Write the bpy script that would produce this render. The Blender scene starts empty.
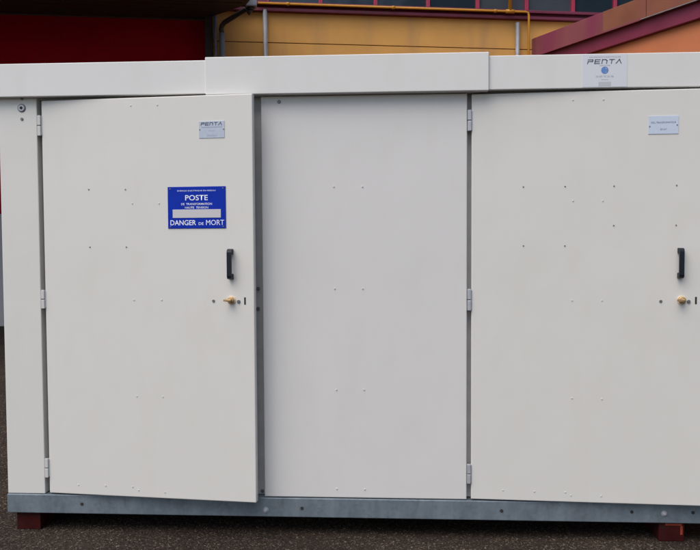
import bpy, bmesh, math, random
from mathutils import Vector, Matrix
random.seed(7)
S = bpy.context.scene
COL = S.collection
rad = math.radians

# ------------------------------------------------------------------ camera
F = 800.0                                    # focal length in pixels of a 700 px wide picture
YAW, PITCH, ROLL = rad(3.48), rad(-2.59), rad(-0.28)
CAM = Vector((0, -4.0, 1.514))
fwd = Vector((-math.sin(YAW)*math.cos(PITCH), math.cos(YAW)*math.cos(PITCH), math.sin(PITCH)))
right = Vector((math.cos(YAW), math.sin(YAW), 0)); up = right.cross(fwd)
r2 = math.cos(ROLL)*right + math.sin(ROLL)*up
u2 = -math.sin(ROLL)*right + math.cos(ROLL)*up
cd = bpy.data.cameras.new('camera'); cam = bpy.data.objects.new('camera', cd); COL.objects.link(cam)
cam.matrix_world = Matrix.Translation(CAM) @ Matrix((r2, u2, -fwd)).transposed().to_4x4()
cd.sensor_width = 36; cd.lens = 36*F/700; cd.clip_end = 2000; cd.clip_start = 0.05
S.camera = cam

def ray(px, py):
    return ((px-350)/F)*r2 + ((275-py)/F)*u2 + fwd
def on_plane(px, py, p, n):
    d = ray(px, py); return CAM + d*((Vector(p)-CAM).dot(n)/d.dot(n))
def proj(P):
    v = Vector(P)-CAM; w = v.dot(fwd); return (350+F*v.dot(r2)/w, 275-F*v.dot(u2)/w)
class Frame:
    """a vertical face: origin, heading; local x along the face, y into it, z up"""
    def __init__(s, org, ang):
        s.M = Matrix.Translation(org) @ Matrix.Rotation(ang, 4, 'Z'); s.I = s.M.inverted()
        s.org = Vector(org); s.ang = ang; s.n = s.M.to_3x3() @ Vector((0, 1, 0))
    def at(s, px, py, y=0.0):
        p = on_plane(px, py, s.M @ Vector((0, y, 0)), s.n); q = s.I @ p
        return q.x, q.z

# ------------------------------------------------------------------ materials
def nd(nt, t, **k):
    n = nt.nodes.new(t)
    for a, b in k.items(): setattr(n, a, b)
    return n
def mat(name, col, rough=0.5, metal=0.0, var=0.0, vscale=3.0, bump=0.0, bscale=200.0, spec=0.5, stain=None, stretch=(1,1,1), coat=0.0):
    """principled paint with low contrast mottling, fine bump and optional stain colour"""
    m = bpy.data.materials.new(name); m.use_nodes = True; nt = m.node_tree
    b = nt.nodes['Principled BSDF']; L = nt.links.new
    b.inputs['Roughness'].default_value = rough; b.inputs['Metallic'].default_value = metal
    b.inputs['Specular IOR Level'].default_value = spec; b.inputs['Coat Weight'].default_value = coat
    tc = nd(nt, 'ShaderNodeTexCoord'); mp = nd(nt, 'ShaderNodeMapping'); L(tc.outputs['Object'], mp.inputs['Vector'])
    mp.inputs['Scale'].default_value = stretch
    c0 = (*col, 1)
    if var or stain:
        n1 = nd(nt, 'ShaderNodeTexNoise'); n1.inputs['Scale'].default_value = vscale; n1.inputs['Detail'].default_value = 8; n1.inputs['Roughness'].default_value = .6
        L(mp.outputs[0], n1.inputs['Vector'])
        cr = nd(nt, 'ShaderNodeValToRGB'); e = cr.color_ramp.elements
        e[0].position = .3; e[1].position = .7
        e[0].color = (*[c*(1-var) for c in col], 1); e[1].color = (*[min(1, c*(1+var)) for c in col], 1)
        L(n1.outputs['Fac'], cr.inputs[0]); out = cr.outputs[0]
        if stain:
            sc, ssc, lo, hi, sstr = stain
            mp2 = nd(nt, 'ShaderNodeMapping'); L(tc.outputs['Object'], mp2.inputs['Vector']); mp2.inputs['Scale'].default_value = sstr
            n2 = nd(nt, 'ShaderNodeTexNoise'); n2.inputs['Scale'].default_value = ssc; n2.inputs['Detail'].default_value = 6
            L(mp2.outputs[0], n2.inputs['Vector'])
            r = nd(nt, 'ShaderNodeMapRange'); r.inputs[1].default_value = lo; r.inputs[2].default_value = hi
            L(n2.outputs['Fac'], r.inputs[0])
            mx = nd(nt, 'ShaderNodeMix', data_type='RGBA'); L(r.outputs[0], mx.inputs[0]); L(out, mx.inputs[6]); mx.inputs[7].default_value = (*sc, 1)
            out = mx.outputs[2]
        L(out, b.inputs['Base Color'])
        rr = nd(nt, 'ShaderNodeMapRange'); rr.inputs[3].default_value = rough*.85; rr.inputs[4].default_value = min(1, rough*1.2)
        L(n1.outputs['Fac'], rr.inputs[0]); L(rr.outputs[0], b.inputs['Roughness'])
    else:
        b.inputs['Base Color'].default_value = c0
    if bump:
        n3 = nd(nt, 'ShaderNodeTexNoise'); n3.inputs['Scale'].default_value = bscale; n3.inputs['Detail'].default_value = 3
        L(tc.outputs['Object'], n3.inputs['Vector'])
        bp = nd(nt, 'ShaderNodeBump'); bp.inputs['Strength'].default_value = bump; bp.inputs['Distance'].default_value = .002
        L(n3.outputs['Fac'], bp.inputs['Height']); L(bp.outputs[0], b.inputs['Normal'])
    return m

CREAM = (.625, .615, .58)
def paint(name, col):
    """powder coated sheet: orange peel, long shallow buckles, faint dust streaks and small scuffs"""
    m = mat(name, col, rough=.42, var=.018, vscale=1.7, bump=0, spec=.4,
            stain=((col[0]*.965, col[1]*.96, col[2]*.95), 5.0, .5, .85, (1.3, 1, .6)))
    nt = m.node_tree; L = nt.links.new; b = nt.nodes['Principled BSDF']
    tc = nd(nt, 'ShaderNodeTexCoord')
    a = nd(nt, 'ShaderNodeTexNoise'); a.inputs['Scale'].default_value = 2.2; a.inputs['Detail'].default_value = 1.5; L(tc.outputs['Object'], a.inputs['Vector'])
    c = nd(nt, 'ShaderNodeTexNoise'); c.inputs['Scale'].default_value = 420; L(tc.outputs['Object'], c.inputs['Vector'])
    b1 = nd(nt, 'ShaderNodeBump'); b1.inputs['Strength'].default_value = .2; b1.inputs['Distance'].default_value = .012; L(a.outputs['Fac'], b1.inputs['Height'])
    b2 = nd(nt, 'ShaderNodeBump'); b2.inputs['Strength'].default_value = .12; b2.inputs['Distance'].default_value = .0006; L(c.outputs['Fac'], b2.inputs['Height'])
    L(b1.outputs[0], b2.inputs['Normal']); L(b2.outputs[0], b.inputs['Normal'])
    return m
M = {}
M['cream'] = paint('cream_paint', CREAM)
M['panel'] = paint('panel_paint', (.62, .61, .592))
M['door'] = paint('door_paint', (.625, .612, .574))
M['lid'] = paint('lid_paint', (.645, .64, .62))
M['hinge_paint'] = mat('hinge_paint', (.50, .50, .49), .45, var=.05)
M['screwp'] = mat('painted_screw', (.55, .55, .55), .4)
M['screw'] = mat('dull_screw', (.16, .16, .17), .45, .4)
M['smallscrew'] = mat('small_grey_screw', (.22, .21, .21), .5, .2)
M['dark'] = mat('dark_gap', (.02, .02, .02), .8)
M['jamb'] = mat('grey_jamb', (.50, .49, .48), .5, .0, var=.1, vscale=9)
M['steel'] = mat('hinge_steel', (.42, .43, .46), .5, .35, var=.1, vscale=40)
M['black'] = mat('black_plastic', (.008, .010, .018), .4, spec=.3, bump=.15, bscale=500)
M['brass'] = mat('brass', (.50, .34, .17), .42, .55, var=.3, vscale=60)
M['brass_ring'] = mat('pale_collar', (.75, .58, .42), .6)
M['blue'] = mat('blue_enamel', (.001, .024, .34), .4, spec=.15, var=.06, vscale=20)
M['white'] = mat('white_lettering', (.75, .78, .85), .45)
M['sticker'] = mat('sticker_white', (.60, .62, .66), .35)
M['plate'] = mat('plate_alu', (.42, .47, .55), .35, .2, var=.06, vscale=50)
M['plate2'] = mat('plate_pale', (.50, .57, .68), .35, var=.03, vscale=50)
M['whiteplate'] = mat('grey_inset', (.52, .51, .52), .4)
M['ink'] = mat('dark_ink', (.09, .10, .16), .5)
M['greyink'] = mat('grey_ink', (.28, .30, .38), .5)
M['palegrey'] = mat('pale_grey_ink', (.46, .47, .50), .5)
M['blueink'] = mat('blue_ink', (.10, .22, .52), .5)
M['red'] = mat('red_cladding', (.34, .0004, .012), .7, var=.12, vscale=2, spec=.12)
M['maroon'] = mat('maroon_fascia', (.19, .022, .055), .5, var=.12, vscale=3)
M['brownfade'] = mat('sun_faded_brown_fascia', (.21, .070, .034), .65, var=.14, vscale=2.5, stain=((.20, .05, .045), 1.6, .5, .7, (1, 1, .4)))
M['magenta'] = mat('magenta_steel', (.15, .018, .045), .5, var=.15, vscale=3,
                   stain=((.09, .03, .03), 4, .55, .75, (1, 1, 1)))
M['redframe'] = mat('red_window_frame', (.40, .03, .075), .45, var=.1, vscale=3)
M['mauve'] = mat('weathered_mauve_fascia', (.20, .050, .060), .6, var=.12, vscale=2,
                 stain=((.20, .03, .065), .9, .48, .58, (1, 1, .3)))
M['ochre'] = mat('ochre_render', (.62, .32, .080), .8, var=.09, vscale=1.2, bump=.3, bscale=90,
                 stain=((.50, .27, .09), 2.2, .52, .74, (1, 1, .25)))
M['salmon'] = mat('salmon_render', (.52, .17, .068), .8, var=.08, vscale=1.5, bump=.3, bscale=90)
M['yellow'] = mat('yellow_pipe', (.50, .215, .010), .45, var=.1, vscale=6)
M['zinc'] = mat('zinc_pipe', (.30, .31, .34), .5, .3, var=.15, vscale=8)
M['darkpipe'] = mat('dark_pipe', (.030, .024, .022), .5, var=.1, vscale=8)
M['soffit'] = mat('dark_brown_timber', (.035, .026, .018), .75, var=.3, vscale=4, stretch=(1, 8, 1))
M['trim'] = mat('brown_trim', (.10, .06, .05), .6)
M['plinth'] = mat('pale_plinth', (.40, .39, .38), .8, var=.08, vscale=2)
M['redblock'] = mat('red_painted_timber', (.036, .003, .0025), .8, spec=.15, var=.4, vscale=14,
                    stain=((.03, .008, .007), 22, .52, .66, (1, 1, 1)))
M['orange'] = mat('worn_orange_edge', (.24, .028, .008), .6, var=.4, vscale=40)
M['bark'] = mat('bark', (.08, .055, .035), .9, var=.2, vscale=6)
M['leaf'] = mat('leaf', (.05, .085, .025), .6, var=.3, vscale=1)
M['roofing'] = mat('grey_roofing', (.18, .17, .17), .8, var=.1, vscale=2)

def galv():
    m = bpy.data.materials.new('galvanised_steel'); m.use_nodes = True; nt = m.node_tree; L = nt.links.new
    b = nt.nodes['Principled BSDF']; b.inputs['Metallic'].default_value = .45
    tc = nd(nt, 'ShaderNodeTexCoord')
    v = nd(nt, 'ShaderNodeTexVoronoi'); v.inputs['Scale'].default_value = 55; L(tc.outputs['Object'], v.inputs['Vector'])
    n = nd(nt, 'ShaderNodeTexNoise'); n.inputs['Scale'].default_value = 7; n.inputs['Detail'].default_value = 9; n.inputs['Roughness'].default_value = .7
    mp = nd(nt, 'ShaderNodeMapping'); mp.inputs['Scale'].default_value = (1, 1, .35); L(tc.outputs['Object'], mp.inputs[0]); L(mp.outputs[0], n.inputs['Vector'])
    bw = nd(nt, 'ShaderNodeRGBToBW'); L(v.outputs['Color'], bw.inputs[0])
    ad = nd(nt, 'ShaderNodeMath', operation='MULTIPLY_ADD'); L(bw.outputs[0], ad.inputs[0]); ad.inputs[1].default_value = .15; L(n.outputs['Fac'], ad.inputs[2])
    cr = nd(nt, 'ShaderNodeValToRGB'); e = cr.color_ramp.elements
    e[0].position = .38; e[0].color = (.130, .160, .185, 1); e[1].position = .78; e[1].color = (.235, .282, .32, 1)
    k = e.new(.55); k.color = (.175, .212, .245, 1)
    L(ad.outputs[0], cr.inputs[0])
    n2 = nd(nt, 'ShaderNodeTexNoise'); n2.inputs['Scale'].default_value = 16; n2.inputs['Detail'].default_value = 5
    mp2 = nd(nt, 'ShaderNodeMapping'); mp2.inputs['Scale'].default_value = (1, 1, .2); L(tc.outputs['Object'], mp2.inputs[0]); L(mp2.outputs[0], n2.inputs['Vector'])
    rg = nd(nt, 'ShaderNodeMapRange'); rg.inputs[1].default_value = .64; rg.inputs[2].default_value = .80; L(n2.outputs['Fac'], rg.inputs[0])
    mx = nd(nt, 'ShaderNodeMix', data_type='RGBA'); L(rg.outputs[0], mx.inputs[0]); L(cr.outputs[0], mx.inputs[6]); mx.inputs[7].default_value = (.10, .12, .14, 1)
    L(mx.outputs[2], b.inputs['Base Color'])
    r = nd(nt, 'ShaderNodeMapRange'); r.inputs[3].default_value = .38; r.inputs[4].default_value = .62; L(n.outputs['Fac'], r.inputs[0]); L(r.outputs[0], b.inputs['Roughness'])
    bp = nd(nt, 'ShaderNodeBump'); bp.inputs['Strength'].default_value = .25; bp.inputs['Distance'].default_value = .001; L(n.outputs['Fac'], bp.inputs['Height']); L(bp.outputs[0], b.inputs['Normal'])
    return m
M['galv'] = galv()

def asphalt():
    m = bpy.data.materials.new('coarse_asphalt'); m.use_nodes = True; nt = m.node_tree; L = nt.links.new
    b = nt.nodes['Principled BSDF']; b.inputs['Roughness'].default_value = .85; b.inputs['Specular IOR Level'].default_value = .12
    tc = nd(nt, 'ShaderNodeTexCoord')
    v = nd(nt, 'ShaderNodeTexVoronoi'); v.inputs['Scale'].default_value = 145; L(tc.outputs['Object'], v.inputs['Vector'])
    bw = nd(nt, 'ShaderNodeSeparateColor'); L(v.outputs['Color'], bw.inputs[0])
    cr = nd(nt, 'ShaderNodeValToRGB'); cr.color_ramp.interpolation = 'LINEAR'; e = cr.color_ramp.elements
    e[0].position = 0; e[0].color = (.014, .0100, .0070, 1); e[1].position = 1; e[1].color = (.16, .13, .10, 1)
    for p, c in ((.45, (.023, .0165, .0125)), (.78, (.038, .028, .021)), (.93, (.060, .047, .036))):
        k = e.new(p); k.color = (*c, 1)
    L(bw.outputs[0], cr.inputs[0])
    n = nd(nt, 'ShaderNodeTexNoise'); n.inputs['Scale'].default_value = 1.5; n.inputs['Detail'].default_value = 8; L(tc.outputs['Object'], n.inputs['Vector'])
    r = nd(nt, 'ShaderNodeMapRange'); r.inputs[1].default_value = .3; r.inputs[2].default_value = .7; r.inputs[3].default_value = .75; r.inputs[4].default_value = 1.3; L(n.outputs['Fac'], r.inputs[0])
    mx = nd(nt, 'ShaderNodeMix', data_type='RGBA', blend_type='MULTIPLY'); mx.inputs[0].default_value = 1; L(cr.outputs[0], mx.inputs[6]); L(r.outputs[0], mx.inputs[7])
    L(mx.outputs[2], b.inputs['Base Color'])
    bp = nd(nt, 'ShaderNodeBump'); bp.inputs['Strength'].default_value = .9; bp.inputs['Distance'].default_value = .004; bp.invert = True
    L(v.outputs['Distance'], bp.inputs['Height']); L(bp.outputs[0], b.inputs['Normal'])
    return m
M['asphalt'] = asphalt()

def glass(name, col):
    m = bpy.data.materials.new(name); m.use_nodes = True; b = m.node_tree.nodes['Principled BSDF']
    b.inputs['Base Color'].default_value = (*col, 1); b.inputs['Roughness'].default_value = .06; b.inputs['IOR'].default_value = 1.5
    nt = m.node_tree; tc = nd(nt, 'ShaderNodeTexCoord'); n = nd(nt, 'ShaderNodeTexNoise'); n.inputs['Scale'].default_value = 1.2
    nt.links.new(tc.outputs['Object'], n.inputs['Vector'])
    bp = nd(nt, 'ShaderNodeBump'); bp.inputs['Strength'].default_value = .15; bp.inputs['Distance'].default_value = .02
    nt.links.new(n.outputs['Fac'], bp.inputs['Height']); nt.links.new(bp.outputs[0], b.inputs['Normal'])
    return m
M['glass'] = glass('window_glass', (.018, .030, .042)); M['glass_b'] = glass('window_glass_with_blind', (.06, .07, .085))

# ------------------------------------------------------------------ mesh helpers
class B:
    """collects shapes for ONE mesh; several materials by slot"""
    def __init__(s): s.bm = bmesh.new(); s.mats = []
    def mi(s, m):
        if m not in s.mats: s.mats.append(m)
        return s.mats.index(m)
    def _add(s, bm2, m, T=None):
        i = s.mi(m)
        for f in bm2.faces: f.material_index = i
        me = bpy.data.meshes.new('t'); bm2.to_mesh(me); bm2.free()
        if T is not None: me.transform(T)
        # keep material indices: merge
        n0 = len(s.bm.faces); s.bm.from_mesh(me); bpy.data.meshes.remove(me)
        s.bm.faces.ensure_lookup_table()
        for k in range(n0, len(s.bm.faces)): s.bm.faces[k].material_index = i
    def box(s, x0, x1, y0, y1, z0, z1, m, bev=0.0, T=None, seg=2):
        b = bmesh.new(); bmesh.ops.create_cube(b, size=1)
        for v in b.verts:
            v.co = Vector(((x0+x1)/2+v.co.x*(x1-x0), (y0+y1)/2+v.co.y*(y1-y0), (z0+z1)/2+v.co.z*(z1-z0)))
        if bev: bmesh.ops.bevel(b, geom=b.edges[:], offset=bev, segments=seg, affect='EDGES', profile=.5)
        s._add(b, m, T); return s
    def cyl(s, p, q, r, m, n=16, r2=None, bev=0):
        p, q = Vector(p), Vector(q); d = q-p; b = bmesh.new()
        bmesh.ops.create_cone(b, cap_ends=True, segments=n, radius1=r, radius2=r if r2 is None else r2, depth=d.length)
        if bev:
            es = [e for e in b.edges if abs(abs(e.verts[0].co.z)-d.length/2) < 1e-6 and abs(e.verts[0].co.z-e.verts[1].co.z) < 1e-6]
            bmesh.ops.bevel(b, geom=es, offset=bev, segments=2, affect='EDGES')
        for f in b.faces: f.smooth = len(f.verts) == 4
        T = Matrix.Translation((p+q)/2) @ d.to_track_quat('Z', 'Y').to_matrix().to_4x4()
        s._add(b, m, T); return s
    def tube(s, pts, r, m, n=12):
        """swept round tube through pts with rounded joints"""
        pts = [Vector(p) for p in pts]; b = bmesh.new(); rings = []
        for i, p in enumerate(pts):
            t = (pts[min(i+1, len(pts)-1)]-pts[max(i-1, 0)]).normalized()
            a = t.orthogonal().normalized() if i == 0 else (prev - t*prev.dot(t)).normalized()
            prev = a; c = t.cross(a)
            rings.append([b.verts.new(p + r*(math.cos(2*math.pi*k/n)*a + math.sin(2*math.pi*k/n)*c)) for k in range(n)])
        for A_, B_ in zip(rings, rings[1:]):
            for k in range(n):
                f = b.faces.new((A_[k], A_[(k+1) % n], B_[(k+1) % n], B_[k])); f.smooth = True
        b.faces.new(rings[0][::-1]); b.faces.new(rings[-1])
        s._add(b, m); return s
    def prism(s, poly, z0, z1, m, T=None):
        b = bmesh.new(); lo = [b.verts.new((x, y, z0)) for x, y in poly]; hi = [b.verts.new((x, y, z1)) for x, y in poly]
        n = len(poly); b.faces.new(lo[::-1]); b.faces.new(hi)
        for k in range(n): b.faces.new((lo[k], lo[(k+1) % n], hi[(k+1) % n], hi[k]))
        bmesh.ops.recalc_face_normals(b, faces=b.faces[:])
        s._add(b, m, T); return s
    def stroke(s, pts, w, y, m):
        """flat ribbon in the x-z plane at depth y"""
        for (x0, z0), (x1, z1) in zip(pts, pts[1:]):
            d = Vector((x1-x0, z1-z0)); d.normalize(); nx, nz = -d.y*w/2, d.x*w/2; e = d*w/2
            b = bmesh.new()
            vs = [b.verts.new(c) for c in ((x0-e.x+nx, y, z0-e.y+nz), (x0-e.x-nx, y, z0-e.y-nz), (x1+e.x-nx, y, z1+e.y-nz), (x1+e.x+nx, y, z1+e.y+nz))]
            b.faces.new(vs); s._add(b, m)
        return s
    def text(s, txt, x, z, h, w, y, m, bold=0.0):
        """lettering centred at x, baseline-centred at z, cap height h, total width w"""
        cu = bpy.data.curves.new('t', 'FONT'); cu.body = txt; cu.size = 1; cu.offset = bold; cu.resolution_u = 3
        o = bpy.data.objects.new('t', cu); COL.objects.link(o); bpy.context.view_layer.update()
        me = bpy.data.meshes.new_from_object(o.evaluated_get(bpy.context.evaluated_depsgraph_get()))
        xs = [v.co.x for v in me.vertices]; ys = [v.co.y for v in me.vertices]
        X0, X1, Y0, Y1 = min(xs), max(xs), min(ys), max(ys)
        for v in me.vertices:
            v.co = Vector((x + ((v.co.x-X0)/(X1-X0)-.5)*w, y, z + ((v.co.y-Y0)/(Y1-Y0)-.5)*h))
        i = s.mi(m); n0 = len(s.bm.faces); s.bm.from_mesh(me); s.bm.faces.ensure_lookup_table()
        for k in range(n0, len(s.bm.faces)): s.bm.faces[k].material_index = i
        bpy.data.objects.remove(o); bpy.data.meshes.remove(me); bpy.data.curves.remove(cu); return s
    def build(s, name, parent=None, loc=(0, 0, 0), rotz=0, **tags):
        me = bpy.data.meshes.new(name); s.bm.to_mesh(me); s.bm.free()
        for m in s.mats: me.materials.append(m)
        o = bpy.data.objects.new(name, me); COL.objects.link(o); o.location = loc; o.rotation_euler = (0, 0, rotz)
        if parent: o.parent = parent
        for k, v in tags.items(): o[k] = v
        return o
def empty(name, loc, label, category, rotz=0, group=None):
    o = bpy.data.objects.new(name, None); COL.objects.link(o); o.location = loc; o.rotation_euler = (0, 0, rotz)
    o.empty_display_size = .3; o['label'] = label; o['category'] = category
    if group: o['group'] = group
    return o

# ------------------------------------------------------------------ ground
b = B(); bm = bmesh.new()
bmesh.ops.create_grid(bm, x_segments=2, y_segments=2, size=600); b._add(bm, M['asphalt'])
b.build('ground', kind='structure')
# loose grit on the asphalt
b = B(); bm = bmesh.new()
M['grit'] = mat('grit', (.040, .031, .021), .9, spec=.15, var=.9, vscale=170)
def stone(x, y, r):
    vs = []
    h = r*random.uniform(.5, .9); a0 = random.random()*6.28
    ring = [bm.verts.new((x+r*random.uniform(.7, 1.2)*math.cos(a0+k*1.2566), y+r*random.uniform(.7, 1.2)*math.sin(a0+k*1.2566), 0.0)) for k in range(5)]
    mid = [bm.verts.new((v.co.x*.75+x*.25+random.uniform(-.1, .1)*r, v.co.y*.75+y*.25, h*random.uniform(.7, 1))) for v in ring]
    bm.faces.new(mid)
    for k in range(5): bm.faces.new((ring[k], ring[(k+1) % 5], mid[(k+1) % 5], mid[k]))
for _ in range(9000):
    stone(random.uniform(-2.5, 2.2), random.uniform(-.75, .35), random.choice((.0016, .002, .0025, .003, .004)))
for _ in range(3500):
    stone(random.uniform(-3.4, -2.0), random.uniform(.0, 4.0), random.choice((.003, .004, .005)))
b._add(bm, M['grit']); b.build('grit', kind='stuff', label='loose stone grit scattered on the dark asphalt', category='grit')

# ------------------------------------------------------------------ cabinet
RX, RY = -.16, 1.2
root = empty('electrical_cabinet', (RX, RY, 0),
             'long pale grey steel electrical substation cabinet with two slightly open doors on a galvanised base', 'electrical cabinet')
O = Vector((RX, RY, 0))
FR = Frame((0, 0, 0), 0)                     # the facade plane
XL, XR, DEEP = -2.035, 1.71, 2.4
ZB0, ZB1, ZT = .096, .195, 2.30
def cab(bb, name, c=(0, 0, 0), parent=root, **t):   # mesh modelled round world point c
    bb.bm.transform(Matrix.Translation(-Vector(c)))
    off = O if parent is root else parent['_w']
    o = bb.build(name, parent, Vector(c)-Vector(off), **t); return o
W = {}
def part(bb, name, c, **t):
    o = cab(bb, name, c, **t); W[o.name] = Vector(c); return o
def sub(bb, name, c, par, **t):
    bb.bm.transform(Matrix.Translation(-Vector(c))); return bb.build(name, par, Vector(c)-W[par.name], **t)

# base frame: galvanised channel all round
b = B()
b.box(XL-.004, XR+.004, -.004, .055, ZB0, ZB1, M['galv'], .004)
b.box(XL-.004, XR+.004, DEEP-.055, DEEP+.004, ZB0, ZB1, M['galv'], .004)
b.box(XL-.003, XL+.055, .057, DEEP-.057, ZB0+.001, ZB1-.001, M['galv'], .003)
b.box(XR-.055, XR+.003, .057, DEEP-.057, ZB0+.001, ZB1-.001, M['galv'], .003)
base = part(b, 'base_frame', (0, 0, .145))
for px, py in ((82, 504.2), (302, 508.4), (501.6, 511), (631.8, 512), (693, 512.7)):
    x, z = FR.at(px, py, -.004); h = B()
    h.cyl((x, -.0055, z), (x, -.001, z), .0085, M['dark'], 16)
    sub(h, 'bolt_hole', (x, -.004, z), base)
for px, py in ((266, 510), (664, 513.5)):
    x, z = FR.at(px, py, -.004); h = B()
    h.cyl((x, -.0065, z), (x, -.003, z), .014, M['steel'], 20); h.cyl((x, -.014, z), (x, -.006, z), .0095, M['steel'], 6, bev=.001)
    h.cyl((x, -.019, z), (x, -.013, z), .005, M['steel'], 12)
    sub(h, 'bolt', (x, -.006, z), base)
for px, py in ((44, 495.6), (110, 503), (388, 516.5), (560, 505.5)):
    x, z = FR.at(px, py, -.004); h = B(); h.cyl((x, -.0062, z), (x, -.003, z), .003, M['screw'], 8); sub(h, 'rivet', (x, -.004, z), base)

# floor and body shell
b = B(); b.box(XL+.06, XR-.06, .06, DEEP-.06, ZB0+.03, ZB1-.01, M['jamb']); part(b, 'floor_plate', (0, 1.2, .15))
for (nm, args) in (('back_wall', (XL+.002, XR-.002, DEEP-.04, DEEP-.002, ZB1+.002, ZT)),
                   ('side_wall', (XL+.001, XL+.04, .052, DEEP-.042, ZB1+.002, ZT)),
                   ('side_wall', (XR-.04, XR-.001, .052, DEEP-.042, ZB1+.002, ZT))):
    b = B(); b.box(*args, M['cream'], .003); part(b, nm, ((args[0]+args[1])/2, (args[2]+args[3])/2, 1.2))
# corner pillar at the left and right
HXL = -1.828
def pillar(x0, x1):
    b = B(); b.box(x0, x1, 0, .050, ZB1+.002, ZT, M['cream'], .004); return part(b, 'corner_post', ((x0+x1)/2, 0, 1.2))
pl = pillar(XL, HXL-.008); pr = pillar(1.50, XR)
x, z = FR.at(21.7, 108); g = B()
g.cyl((x, -.004, z), (x, .002, z), .021, M['screw'], 24, bev=.0015); g.cyl((x, -.0065, z), (x, -.003, z), .016, M['steel'], 24, bev=.001)
g.cyl((x, -.0075, z), (x, -.006, z), .008, M['dark'], 16); sub(g, 'lock_grommet', (x, -.002, z), pl)
for (px, py) in ((22, 119), (22, 98.6)):
    x, z = FR.at(px, py); g = B(); g.cyl((x, -.004, z), (x, .002, z), .0075, M['screw'], 10, bev=.001); sub(g, 'screw', (x, -.002, z), pl)

# recessed jambs behind the door edges
GAPX = -.700
b = B(); b.box(GAPX-.075, GAPX+.013, .046, .10, ZB1+.002, ZT, M['jamb'], .002)
jm = part(b, 'door_jamb', (GAPX-.02, .06, 1.2))
for px, py in ((258.3, 288.6), (258.3, 308.6), (262.5, 491)):
    x, z = FR.at(px, py, .046); g = B(); g.cyl((x, .040, z), (x, .048, z), .010, M['screw'], 6, bev=.001); sub(g, 'bolt', (x, .044, z), jm)
b = B(); b.box(HXL-.012, HXL+.05, .052, .09, ZB1+.003, ZT-.001, M['jamb'], .002); part(b, 'door_jamb', (HXL, .06, 1.2))
b = B(); b.box(.31, .39, .050, .09, ZB1+.003, ZT-.001, M['jamb'], .002); part(b, 'door_jamb', (.35, .06, 1.2))
b = B(); b.box(1.44, 1.512, .052, .09, ZB1+.003, ZT-.001, M['jamb'], .002); part(b, 'door_jamb', (1.48, .06, 1.2))
# header and dark inside of lintel
b = B(); b.box(XL+.05, XR-.05, .022, .045, 2.230, ZT, M['jamb'], .001); part(b, 'door_header', (0, .03, 2.27))

# fixed centre panel
b = B(); b.box(-.686, FR.at(467.0, 300)[0], 0, .045, ZB1+.004, 2.228, M['panel'], .005, seg=3)
pn = part(b, 'fixed_panel', (-.17, 0, 1.2), label='plain fixed centre panel with bluish grey paint')
def screw_on(par_sub, fr, y, pts, r, m, h=.003, nm='screw'):
    for px, py in pts:
        x, z = fr.at(px, py, y); par_sub(x, z, r, m, h, nm)
def on_facade(par):
    def f(x, z, r, m, h, nm):
        g = B(); g.cyl((x, -h, z), (x, .002, z), r, m, 10, bev=min(.0008, r*.3)); sub(g, nm, (x, 0, z), par)
    return f
screw_on(on_facade(pn), FR, 0, ((279, 101.8),), .0095, M['screw'])
screw_on(on_facade(pn), FR, 0, ((333.7, 186.6), (362.3, 186.6), (334.8, 288.6), (362.7, 288.6), (336.4, 389.8), (364, 389.8), (336.8, 489), (364.8, 489.4)), .0038, M['screwp'], .0035)

# roof lid: three lapped sections
def lid(px0, px1, y, z0, z1, xo=None, x1o=None):
    x0 = FR.at(px0, 70, y)[0] if xo is None else xo; x1 = FR.at(px1, 70, y)[0] if x1o is None else x1o
    b = B(); t = .012
    b.box(x0, x1, y, y+t, z0, z1, M['lid'], .004, seg=3)                      # front skirt
    b.box(x0, x1, y+t, DEEP-y-t, z1-t, z1, M['lid'], .002)                # top sheet
    b.box(x0, x1, DEEP-y-t, DEEP-y, z0, z1, M['lid'], .003)               # back skirt
    b.box(x0+.001, x1-.001, y+t, .02, z0, z0+.006, M['lid'], .001)        # inward return
    return b, x0, x1
b, lx0, lx1 = lid(0, 206, -.040, 2.2375, 2.403, xo=XL-.06)
b.box(lx0+.001, lx0+.012, -.028, DEEP+.028, 2.240, 2.390, M['lid'], .002); part(b, 'roof_section', ((lx0+lx1)/2, -.05, 2.31))
b, mx0, mx1 = lid(205, 489, -.053, 2.2300, 2.415); part(b, 'roof_section', ((mx0+mx1)/2, -.066, 2.31), label='middle raised roof section lapped over its neighbours')
b, rx0, rx1 = lid(488, 0, -.040, 2.2350, 2.399, x1o=XR+.06)
b.box(rx1-.012, rx1-.001, -.028, DEEP+.028, 2.238, 2.386, M['lid'], .002)
rl = part(b, 'roof_section', ((rx0+rx1)/2, -.05, 2.31))

def penta(bb, cx, cz, w, h, y, m, t):
    """the maker's wide stroke lettering P E N T A"""
    lw = w/5.0
    def P(k, u, v): return (cx - w/2 + lw*k + lw*.12 + lw*.66*u + .10*lw*(v-.5), cz + (v-.5)*h)
    for pts in ([(0, 0), (0, .0)],): pass
    L_ = [(0, [(0, 0), (.05, .55), (1, .55), (1, 1), (0, 1)]),
          (1, [(1, 0), (0, 0), (0, 1), (1, 1)]), (1, [(0, .5), (.9, .5)]),
          (2, [(0, 0), (0, 1), (.7, 1), (1, .75), (1, 0)]),
          (3, [(0, 1), (1, 1)]), (3, [(.5, 1), (.5, 0)]),
          (4, [(0, 0), (.55, 1), (1.05, 0)])]
    for k, pts in L_: bb.stroke([P(k, u, v) for u, v in pts], t, y, m)

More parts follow.
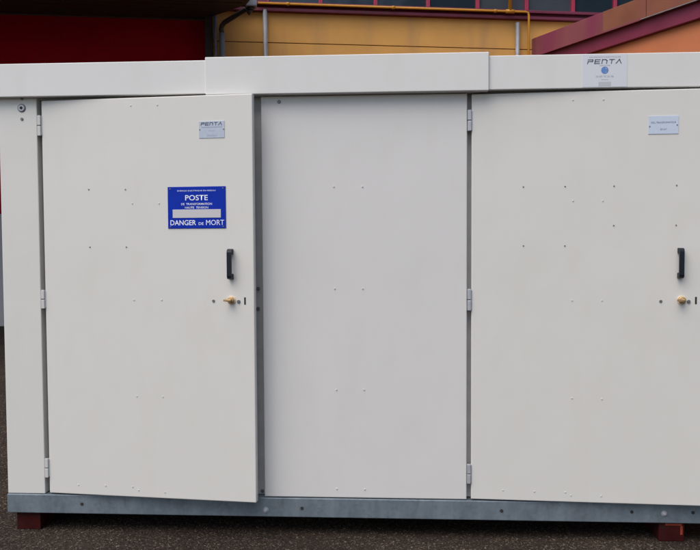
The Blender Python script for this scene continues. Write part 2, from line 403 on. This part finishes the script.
# sticker on the right roof section
y = -.0408
x0, z1 = FR.at(582.6, 54.5, y); x1, z0 = FR.at(627, 86.5, y); cx, w = (x0+x1)/2, x1-x0
g = B(); g.box(x0, x1, y-.0006, y+.0012, z0, z1, M['sticker']); yy = y-.0010
zz = lambda f: z1-(z1-z0)*f
g.text('EQUIPEMENTS ELECTRIQUES', cx, zz(.09), .0065, w*.70, yy, M['greyink'])
penta(g, cx, zz(.225), w*.80, .018, yy, M['ink'], .0044)
g.text('GROUPE', cx, zz(.345), .005, w*.24, yy, M['greyink'])
c2 = bmesh.new(); bmesh.ops.create_circle(c2, cap_ends=True, segments=28, radius=.0175); g._add(c2, M['blueink'], Matrix.Translation((cx, yy, zz(.49))) @ Matrix.Rotation(rad(90), 4, 'X'))
g.stroke([(cx+.002+.010*math.cos(a), zz(.49)+.010*math.sin(a)) for a in [rad(70-k*28) for k in range(6)]], .003, yy-.0004, M['sticker'])
g.text('03 87 70 35 96', cx, zz(.68), .0085, w*.40, yy, M['greyink'])
g.text('www', cx, zz(.78), .004, w*.16, yy, M['greyink'])
g.box(cx-w*.14, cx+w*.14, yy, y, zz(.97), zz(.84), M['palegrey'])
sub(g, 'sticker', (cx, y, (z0+z1)/2), rl, label='white maker sticker with blue round emblem')

# ------------------------------------------------------------------ doors
ZD0, ZD1, TH = .202, 2.223, .036
def door(hx, hy, ang, width, label):
    fr = Frame((hx, hy, 0), -ang)
    b = B(); zc = (ZD0+ZD1)/2
    b.box(0, width, 0, .0016, ZD0-zc, ZD1-zc, M['door'])
    b2 = B(); b2.box(0, width, 0, TH, ZD0-zc, ZD1-zc, M['door'], .0045, seg=3)
    b.bm.free()
    # inner stiffening rim
    b2.box(.03, width-.03, TH+.0005, TH+.012, ZD0-zc+.03, ZD1-zc-.03, M['jamb'], .003)
    o = b2.build('door', root, Vector((hx, hy, zc))-O, -ang, label=label)
    def add(bb, name, c, **t):
        c = Vector(c); bb.bm.transform(Matrix.Translation(-c)); return bb.build(name, o, c-Vector((0, 0, zc)), **t)
    return o, fr, add
def scr(add, fr, pts, r, m, h=.003):
    for px, py in pts:
        x, z = fr.at(px, py); g = B(); g.cyl((x, -h, z), (x, .002, z), r, m, 10, bev=min(.0008, r*.3)); add(g, 'screw', (x, 0, z))
def hinges(add, fr, ys, m, xo=-.010):
    for a, c in ys:
        z1, z0 = fr.at(41, a)[1], fr.at(41, c)[1]
        if fr.org.x > 0: z1, z0 = fr.at(469, a)[1], fr.at(469, c)[1]
        zm = (z0+z1)/2; g = B()
        for a_, c_ in ((z0, zm-.002), (zm+.002, z1)):
            g.box(xo-.0095, xo+.0085, -.010, .004, a_, c_, m, .0022, seg=2)
        g.cyl((xo, -.004, z0-.003), (xo, -.004, z1+.003), .005, M['screw'], 12)
        g.box(xo, .004, -.001, .022, z0+.004, z1-.004, m, .001)
        add(g, 'hinge', (xo, 0, zm))
def fittings(add, fr, hx, hy0, hy1, lock, s1, s2, slot):
    # moulded bridge handle with rounded shoulders and screw bosses
    x, z1 = fr.at(hx, hy0); _, z0 = fr.at(hx, hy1); zc = (z0+z1)/2; H = (z1-z0)/2; d = .036
    g = B(); prof = []
    outer = [(0, H), (.014, H+.001), (d-.010, H-.002), (d-.003, H-.007), (d, H-.016)]
    outer = outer + [(a, -c) for a, c in outer[::-1]]
    inner = [(0, H-.026), (.016, H-.026), (d-.0115, H-.028), (d-.012, H-.034)]
    inner = inner + [(a, -c) for a, c in inner[::-1]]
    bmh = bmesh.new(); W2 = .0118
    n = len(outer)
    # inner profile sampled to match the outer one
    inn = [inner[0], inner[0], inner[1], inner[2], inner[3], inner[4], inner[5], inner[6], inner[7], inner[7]]
    L0 = [bmh.verts.new((x-W2, -a, zc+c)) for a, c in outer]; R0 = [bmh.verts.new((x+W2, -a, zc+c)) for a, c in outer]
    L1 = [bmh.verts.new((x-W2*.9, -a, zc+c)) for a, c in inn]; R1 = [bmh.verts.new((x+W2*.9, -a, zc+c)) for a, c in inn]
    for k in range(n-1):
        for q in ((L0[k], R0[k], R0[k+1], L0[k+1]), (L1[k+1], R1[k+1], R1[k], L1[k]), (L0[k+1], L1[k+1], L1[k], L0[k]), (R0[k], R1[k], R1[k+1], R0[k+1])):
            try: bmh.faces.new(q)
            except ValueError: pass
    bmesh.ops.remove_doubles(bmh, verts=bmh.verts[:], dist=1e-6)
    bmesh.ops.recalc_face_normals(bmh, faces=bmh.faces[:])
    g._add(bmh, M['black'])
    for s in (1, -1):
        g.box(x-.0125, x+.0125, -.016, 0, zc+s*(H-.012)-.013, zc+s*(H-.012)+.013, M['black'], .003)
        g.cyl((x+.003, -.0385+.006, zc+s*(H-.013)), (x+.003, -.036+.006, zc+s*(H-.013)), .0045, M['steel'], 12)
    add(g, 'handle', (x, 0, zc))
    # brass key cylinder with collar and wing
    x, z = fr.at(*lock); g = B()
    g.cyl((x+.002, -.004, z), (x+.002, .001, z), .0215, M['brass_ring'], 24, bev=.001)
    g.cyl((x+.002, -.020, z+.001), (x+.002, -.003, z+.001), .0165, M['brass'], 20, bev=.002)
    g.cyl((x+.001, -.030, z+.001), (x+.001, -.019, z+.001), .011, M['brass'], 16, r2=.009, bev=.0015)
    T = Matrix.Translation((x, -.036, z)) @ Matrix.Rotation(rad(8), 4, 'Y')
    g.box(-.028, .008, -.004, .004, -.0065, .0065, M['brass'], .0025, T=T)
    g.box(-.0035, .0035, -.0325+.031, .002, -.001, .001, M['dark'], T=Matrix.Translation((x+.002, -.0408, z)))
    add(g, 'key_lock', (x, 0, z))
    scr(add, fr, (s1,), .0075, M['screw'], .003); scr(add, fr, (s2,), .0085, M['screw'], .006)
    x, z = fr.at(*slot); g = B(); g.box(x-.0045, x+.0045, -.0012, .002, z-.018, z+.018, M['dark'], .001); add(g, 'key_slot', (x, 0, z))

# left door
hlx = FR.at(41.4, 98)[0]
ANG_L = rad(5.6)
dl, fl, addl = door(-1.812, 0.0, ANG_L, 1.108, 'wide hinged door with blue danger sign, standing slightly ajar')
hinges(addl, fl, ((115.5, 135.8), (290, 308.5), (458, 477)), M['hinge_paint'])
scr(addl, fl, ((88.8, 189.4), (125.4, 189.4), (90, 247), (126.4, 247)), .0036, M['smallscrew'])
scr(addl, fl, ((130.7, 105.6), (157.2, 104.9), (132.3, 203.4), (159, 203.4), (134, 300), (161.7, 300), (137, 396.3), (163, 397), (78.5, 485), (105.7, 485.8), (132.8, 487), (138.7, 490.4), (165, 492.5)), .0040, M['screwp'], .0022)
fittings(addl, fl, 231.0, 249, 279, (231.2, 300.3), (213.6, 301), (238.7, 301.5), (245, 301))
# blue danger plate
x0, z1 = fl.at(167.7, 187); x1, z0 = fl.at(226.2, 228.2); cx, w, h = (x0+x1)/2, x1-x0, z1-z0
g = B(); g.box(x0, x1, -.003, 0, z0, z1, M['blue'], .001); yy = -.0034
Z = lambda f: z1-h*f
g.text('ENERGIE ELECTRIQUE EN RESEAU', cx, Z(.10), .0075, w*.66, yy, M['white'])
g.text('POSTE', cx, Z(.265), .0265, w*.39, yy, M['white'], .010)
g.text('DE  TRANSFORMATION', cx, Z(.415), .0105, w*.53, yy, M['white'], .004)
g.text('HAUTE  TENSION', cx, Z(.50), .0105, w*.40, yy, M['white'], .004)
g.box(cx-w*.415, cx+w*.415, -.0042, -.0025, Z(.745), Z(.545), M['whiteplate'], .0005)
g.text('DANGER', cx-w*.235, Z(.86), .0255, w*.445, yy, M['white'], .010)
g.text('DE', cx+w*.075, Z(.885), .013, w*.085, yy, M['white'], .004)
g.text('MORT', cx+w*.315, Z(.86), .0255, w*.31, yy, M['white'], 0)
for sx in (.045, .955):
    for sz in (.045, .955): g.cyl((x0+w*sx, -.0045, Z(sz)), (x0+w*sx, -.002, Z(sz)), .0035, M['screw'], 10)
addl(g, 'danger_sign', (cx, 0, (z0+z1)/2), label='blue enamel sign with white words POSTE and DANGER DE MORT')
# maker plate
x0, z1 = fl.at(199, 121.3); x1, z0 = fl.at(224.6, 137.6); cx, w, h = (x0+x1)/2, x1-x0, z1-z0
g = B(); g.box(x0, x1, -.0022, 0, z0, z1, M['plate'], .0006); yy = -.0026
penta(g, cx, Z(.17), w*.86, h*.15, yy, M['ink'], .0038)
g.text('TRANSFORMATION ELECTRIQUE', cx, Z(.37), .004, w*.82, yy, M['ink'])
g.text('POSTE', cx, Z(.58), .0042, w*.22, yy, M['greyink']); g.text('SERIE 2010', cx, Z(.86), .0055, w*.34, yy, M['greyink'])
for sx in (.03, .97): g.cyl((x0+w*sx, -.0034, Z(.5)), (x0+w*sx, -.001, Z(.5)), .0034, M['screw'], 8)
addl(g, 'maker_plate', (cx, 0, (z0+z1)/2), label='small aluminium plate with PENTA lettering')

# right door
dr, frr, addr = door(FR.at(471.3, 300)[0], 0.0, rad(2.9), 1.122, 'hinged door without blue sign, standing slightly ajar')
hinges(addr, frr, ((110, 131), (289, 310.5), (464, 483.5)), M['steel'])
scr(addr, frr, ((523.3, 186.7), (565, 186.3), (614, 185.9), (676.6, 185.1), (613.6, 225.4), (676, 225), (523.3, 245.7), (564.7, 245.7)), .0036, M['smallscrew'])
scr(addr, frr, ((573, 99.9), (603.4, 99.5), (573, 200.8), (602.7, 200.8), (572, 300.5), (602, 300.5), (572, 398.3), (601.8, 399.2), (503, 490.3), (534.4, 491.6), (565.4, 492.4), (570.8, 495.4), (601, 496.2)), .0040, M['screwp'], .0022)
fittings(addr, frr, 680.0, 248, 278, (681.0, 300.2), (660.7, 301.3), (688.5, 301.5), (695.9, 300.5))
x0, z1 = frr.at(648.4, 116); x1, z0 = frr.at(678.3, 133.6); cx, w, h = (x0+x1)/2, x1-x0, z1-z0
g = B(); g.box(x0, x1, -.0024, 0, z0, z1, M['plate2'], .0006); yy = -.0028
g.text('CELL TRANSFORMATEUR', cx, Z(.37), .0085, w*.84, yy, M['ink']); g.text('20 kV', cx, Z(.74), .009, w*.22, yy, M['ink'])
for sx, sz in ((.045, .58), (.955, .52)): g.cyl((x0+w*sx, -.0036, Z(sz)), (x0+w*sx, -.001, Z(sz)), .0034, M['screw'], 8)
addr(g, 'name_plate', (cx, 0, (z0+z1)/2), label='pale blue riveted name plate')

# timber blocks carrying the cabinet
def block(px0, px1, y0, y1, label, edge):
    fx = Frame((0, y0, 0), 0); x0 = fx.at(px0, 520)[0]; x1 = fx.at(px1, 520)[0]; c = ((x0+x1)/2, (y0+y1)/2, 0)
    g = B(); g.box(x0, x1, y0, y1, .0005, ZB0-.001, M['redblock'], .003)
    if edge:
        g.box(x0+.03, x1-.012, y0-.0015, y0+.01, ZB0-.016, ZB0-.006, M['orange'], .001)
        g.box(x1-.020, x1-.008, y0-.0015, y0+.01, ZB0-.062, ZB0-.019, M['orange'], .001, T=None)
    g.bm.transform(Matrix.Translation(-Vector(c)))
    return g.build('support_block', None, c, label=label, category='support block', group='red timber blocks under the cabinet')
block(17, 40.5, .022, .9, 'dark red timber block under the left end of the cabinet base', False)
block(659, 684.5, .010, .9, 'red timber block with orange worn edge under the right end of the base', True)

# ------------------------------------------------------------------ workshop building behind
WA = rad(11.0)
P0 = CAM + ray(213, 40)*14.2
WO = Vector((P0.x, P0.y, 0))
wf = Frame(WO, WA)
bld = empty('workshop_building', WO, 'ochre workshop building with dark canopy, red wall and red framed windows behind the cabinet', 'building', WA)
def wp(bb, name, c, par=bld, pc=(0, 0, 0), **t):
    c = Vector(c); bb.bm.transform(Matrix.Translation(-c)); o = bb.build(name, par, c-Vector(pc), **t); return o
zs = wf.at(380, 15.8)[1]              # underside of the magenta band
zt = wf.at(380, 7.0)[1]               # window sill level
zc_ = wf.at(295, 43.2)[1]
WIDE = 15.0
# panels of ochre render with an open joint between them
b = B(); b.box(0, WIDE, 0, .25, 0, zc_-.007, M['ochre'], .004); b.box(0, WIDE, 0, .25, zc_+.007, zs-.002, M['ochre'], .004); b.box(0, WIDE, .02, .24, zc_-.006, zc_+.006, M['dark'])
wp(b, 'wall', (WIDE/2, 0, 2))
# magenta sill band, stepped
b = B(); b.box(.05, WIDE, -.10, .1, zs+.002, zs+.055, M['magenta'], .006); b.box(.05, WIDE, -.045, .1, zs+.057, zt-.052, M['magenta'], .003)
b.box(.05, WIDE, -.13, .1, zt-.050, zt, M['magenta'], .006)
wp(b, 'sill_band', (WIDE/2, 0, zs))
# windows
mul = [wf.at(px, 8)[0] for px in (267, 320.5, 375.5, 428, 477.5, 526.5, 573, 615)]
for k in range(5): mul.append(mul[-1]+.83)
top = zt+1.5
for k in range(len(mul)-1):
    x0, x1 = mul[k], mul[k+1]; t = .032; c = ((x0+x1)/2, 0, zt+.75)
    b = B(); zz0, zz1 = zt+.002, top
    b.box(x0+.001, x0+t, -.02, .09, zz0, zz1, M['redframe'], .004); b.box(x1-t, x1-.001, -.02, .09, zz0, zz1, M['redframe'], .004)
    b.box(x0+t, x1-t, -.018, .088, zz0, zz0+.03, M['redframe'], .004); b.box(x0+t, x1-t, -.018, .088, zz1-.05, zz1, M['redframe'], .004)
    wo = wp(b, 'window', c)
    b = B(); b.box(x0+t, x1-t, .04, .055, zz0+.03, zz1-.05, M['glass_b' if k in (4, 5, 8) else 'glass']); wp(b, 'pane', c, wo, c)
b = B(); b.box(.0, mul[0]-.002, .0, .2, zt+.002, top, M['magenta']); wp(b, 'corner_infill', (.1, 0, zt+.5))
b = B(); b.box(mul[-1]+.002, WIDE, .0, .2, zt+.002, top, M['ochre']); wp(b, 'upper_wall', (WIDE-1, 0, zt+.5))
b = B(); b.box(-.2, WIDE+.3, -.5, 8, top+.002, top+.45, M['magenta'], .01); b.box(-.1, WIDE+.2, -.35, 7.9, top+.452, top+.55, M['roofing'], .01); wp(b, 'roof', (WIDE/2, 0, top))
b = B(); b.box(WIDE-.25, WIDE, .252, 7.8, 0, top, M['ochre']); b.box(-11.8, WIDE, 7.8, 8, 0, top, M['ochre']); wp(b, 'back_wall', (0, 7.8, 0))
# red wall with pale plinth under the canopy
zp = 1.98
zsof = wf.at(100, 15.6, .2)[1]
b = B(); 
b.box(-12, -.14, .2, .45, zp+.002, zsof+.05, M['red'], .003)
for k in range(12): b.box(-12, -.141, .192, .2, zp+.3+k*.3, zp+.34+k*.3, M['red'], .003)
b.box(-12, -.14, .17, .199, zsof-.035, zsof-.001, M['trim'], .003)
wp(b, 'red_wall', (-6, .2, 3))
b = B(); b.box(-12, -.14, .17, .45, 0, zp, M['plinth'], .01); wp(b, 'plinth', (-6, .2, 1))
b = B(); b.box(-.138, -.002, -.03, .45, 0, zsof-.002, M['darkpipe'], .004); wp(b, 'corner_pier', (-.07, .2, 3))
# canopy: timber soffit with boards, oblique right edge
def on_z(px, py, z):
    d = ray(px, py); p = CAM + d*((z-CAM.z)/d.z); q = wf.I @ p; return (q.x, q.y)
e1, e2 = on_z(216, 15.0, zsof), on_z(246, 4.6, zsof); 
dx, dy = e2[0]-e1[0], e2[1]-e1[1]; k = (-5.6-e1[1])/dy
poly = [(-12.2, .6), (-.02, .6), (-.02, .19), e1, e2, (e2[0]+.15, -1.4), (e2[0]+.15, -5.0), (-12.2, -5.0)]
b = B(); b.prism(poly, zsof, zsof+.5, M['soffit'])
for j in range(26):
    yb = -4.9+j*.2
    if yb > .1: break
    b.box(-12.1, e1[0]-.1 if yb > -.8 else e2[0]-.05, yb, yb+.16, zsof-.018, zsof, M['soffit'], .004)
wp(b, 'canopy', (-6, -2, zsof), label='dark brown boarded canopy over the red wall')
b = B(); b.box(-12, -6.0-.05, -4.9, -4.7, 0, zsof-.02, M['darkpipe'], .01); b.bm.free()
b = B(); b.box(-12.0, -11.8, -4.8, -4.6, 0, zsof-.02, M['darkpipe'], .01); wp(b, 'canopy_post', (-11.9, -4.7, 1.5))
# downpipes
def vpipe(px, py, r, m, y, z1=None, nm='downpipe'):
    x, z = wf.at(px, py, y); z = z if z1 is None else z1; b = B()
    b.cyl((x, y, .02), (x, y, z), r, m, 16)
    zc2 = 1.0
    while zc2 < z-.4:
        b.cyl((x, y, zc2), (x, y, zc2+.04), r*1.15, m, 16); b.box(x-.02, x+.02, y, -.001, zc2+.005, zc2+.035, m); zc2 += 1.5
    return wp(b, nm, (x, y, z/2))
vpipe(215.2, 15, .030, M['zinc'], -.08)
vpipe(265, 9.6, .040, M['zinc'], -.07)
vpipe(517.6, 22.5, .038, M['zinc'], -.07)
# hopper and bent dark pipe
xh, zh = wf.at(251, 4.8, -.45); b = B()
b.box(xh-.10, xh+.10, -.55, -.35, zh-.04, zh+.10, M['zinc'], .012); b.cyl((xh, -.45, zh-.10), (xh, -.45, zh-.04), .045, M['darkpipe'], 14, r2=.07)
wp(b, 'rain_hopper', (xh, -.45, zh))
xa, za = wf.at(246, 9, -.40); xb, zb = wf.at(221, 24.5, -.12); xc, zc3 = wf.at(222, 33, -.10)
b = B(); b.tube([(xh, -.45, zh-.08), (xh-.03, -.44, zh-.13), (xa, -.40, za), (xb+.06, -.15, zb+.03), (xb+.015, -.12, zb-.02), (xb, -.11, zb-.08), (xc, -.10, zc3), (xc, -.10, .05)], .042, M['darkpipe'], 14)
b.cyl((xc, -.10, .04), (xc, -.10, zc3), .052, M['zinc'], 16)
wp(b, 'bent_downpipe', (xc, -.1, 3))
# yellow gas pipe: runs along the sill, drops at the right
def g2(px, py, y=-.17): x, z = wf.at(px, py, y); return (x, y, z)
za_ = wf.at(400, 7.6, -.17)[1]
xr = g2(528.8, 20)[0]; xl = wf.at(258, 3, -.17)[0]
b = B(); b.tube([(xl, -.17, za_), (xr-.06, -.17, za_), (xr-.015, -.17, za_-.015), (xr, -.17, za_-.06), (xr, -.17, .1)], .021, M['yellow'], 14)
xv = g2(510, 8)[0]; b.cyl((xv, -.17, za_), (xv, -.17, top-.05), .034, M['yellow'], 14); b.cyl((xv-.08, -.17, za_), (xv+.08, -.17, za_), .036, M['yellow'], 14)
kx = xl+.5
while kx < xr: b.cyl((kx, -.17, za_), (kx+.05, -.17, za_), .032, M['yellow'], 12); kx += 1.9
wp(b, 'gas_pipe', ((xl+xr)/2, -.17, za_), label='yellow gas pipe along the window sill')

# ------------------------------------------------------------------ side wing at the right, coming towards the viewer
P1 = wf.M @ Vector((wf.at(531.5, 39)[0], -.02, 0))
AZ = math.atan2(-.891, .454)                 # heading towards the viewer
vf = Frame(P1, AZ)                            # local x towards the viewer, y to the wing's inside
wing = empty('side_wing', P1, 'salmon side wing at right with two deep mauve fascia beams', 'building', AZ)
z1_ = wf.at(531.5, 39)[1]; z2_ = wf.at(531.5, 57)[1]; z3_ = wf.at(531.5, 70.2)[1]
LEN = 11.5
def vp(bb, name, c, **t):
    c = Vector(c); bb.bm.transform(Matrix.Translation(-c)); return bb.build(name, wing, c, **t)
b = B(); b.box(.05, LEN, .15, .5, 0, z3_-.002, M['salmon'], .004); vp(b, 'wall', (LEN/2, .3, 2))
b = B(); b.box(.02, LEN+.05, .07, .5, z3_, z2_-.002, M['maroon'], .006); vp(b, 'lower_fascia', (LEN/2, .2, z3_))
xj = vf.at(603, 30, 0)[0]; b = B(); b.box(0, xj, 0, .5, z2_, z1_, M['mauve'], .006); b.box(xj+.001, LEN+.1, -.003, .5, z2_, z1_, M['brownfade'], .006)
xz = vf.at(640, 20, -.012)[0]; b.box(0, xz, -.010, .02, z2_-.02, z2_+.012, M['mauve'], .003); b.box(xz, LEN+.1, -.012, .02, z2_-.012, z2_-.001, M['zinc'], .003)
for k in (vf.at(646, 20, 0)[0], vf.at(646, 20, 0)[0]+2.3, vf.at(646, 20, 0)[0]+4.6): b.box(k, k+.012, -.005, .02, z2_+.02, z1_-.004, M['dark'])
vp(b, 'upper_fascia', (LEN/2, .1, z2_), label='upper fascia beam of faded mauve and brown paint')
b = B(); b.box(.05, LEN+.1, .502, 5, z1_-.12, z1_-.01, M['roofing'], .01); vp(b, 'roof', (LEN/2, 3, z1_))
b = B(); b.box(LEN-.2, LEN, .502, 5, 0, z1_-.122, M['salmon'], .004); vp(b, 'end_wall', (LEN, 3, 2))
# yellow pipe along the wing
qx, qz = vf.at(671, 52, .20); _, qz2 = vf.at(700, 47, .20)
b = B(); b.cyl((qx-1.5, .20, (qz+qz2)/2), (LEN-.3, .20, (qz+qz2)/2), .022, M['yellow'], 12); vp(b, 'gas_pipe', (qx, .2, qz))

# ------------------------------------------------------------------ trees across the yard, mirrored in the window panes
def tree(x, y, h, seed, label):
    rn = random.Random(seed); t = empty('broadleaf_tree', (x, y, 0), label, 'tree', group='trees across the yard')
    b = B(); b.cyl((0, 0, 0), (.1, 0, h*.45), .28, M['bark'], 12, r2=.17); tips = []
    for k in range(9):
        a = k*2.4; p0 = Vector((.08, 0, h*rn.uniform(.25, .45))); p1 = p0+Vector((math.cos(a)*h*.22, math.sin(a)*h*.22, h*rn.uniform(.15, .42)))
        b.cyl(p0, p1, .10, M['bark'], 8, r2=.03); tips.append(p1)
    b.build('trunk', t)
    b = B(); bm = bmesh.new()
    for k in range(5200):
        c = rn.choice(tips)+Vector((rn.gauss(0, 1), rn.gauss(0, 1), rn.gauss(0, .8)))*h*.085
        u = Vector((rn.gauss(0, 1), rn.gauss(0, 1), rn.gauss(0, 1))).normalized()*.26; v = u.orthogonal().normalized()*.17
        bm.faces.new([bm.verts.new(c+q) for q in (u, v, -u, -v)])
    b._add(bm, M['leaf']); b.build('crown', t)
tree(12, -17, 18, 1, 'broadleaf tree furthest left across the yard behind the viewer')
tree(19, -18, 20, 2, 'middle broadleaf tree across the yard behind the viewer')
tree(26, -17, 19, 3, 'broadleaf tree furthest right across the yard behind the viewer')

# ------------------------------------------------------------------ light
w = bpy.data.worlds.new('World'); S.world = w; w.use_nodes = True; nt = w.node_tree
sky = nd(nt, 'ShaderNodeTexSky'); sky.sky_type = 'NISHITA'; sky.sun_disc = False
EL, ROT = 60, 218
sky.sun_elevation = rad(EL); sky.sun_rotation = rad(ROT); sky.air_density = 1.0; sky.dust_density = 3.0; sky.ozone_density = .6
bg = nt.nodes['Background']; bg.inputs[1].default_value = .12; nt.links.new(sky.outputs[0], bg.inputs[0])
ld = bpy.data.lights.new('sun', 'SUN'); ld.energy = 1.25; ld.angle = rad(60); ld.color = (1, .96, .90)
lo = bpy.data.objects.new('sun', ld); COL.objects.link(lo)
dirv = Vector((math.sin(rad(ROT))*math.cos(rad(EL)), math.cos(rad(ROT))*math.cos(rad(EL)), math.sin(rad(EL))))   # towards the sun
lo.rotation_euler = dirv.to_track_quat('Z', 'Y').to_euler(); lo.location = (0, -5, 12)
S.view_settings.view_transform = 'Standard'; S.view_settings.look = 'None'; S.view_settings.gamma = 1
S.view_settings.use_curve_mapping = False; S.view_settings.exposure = 0.80
S.render.engine = 'CYCLES'
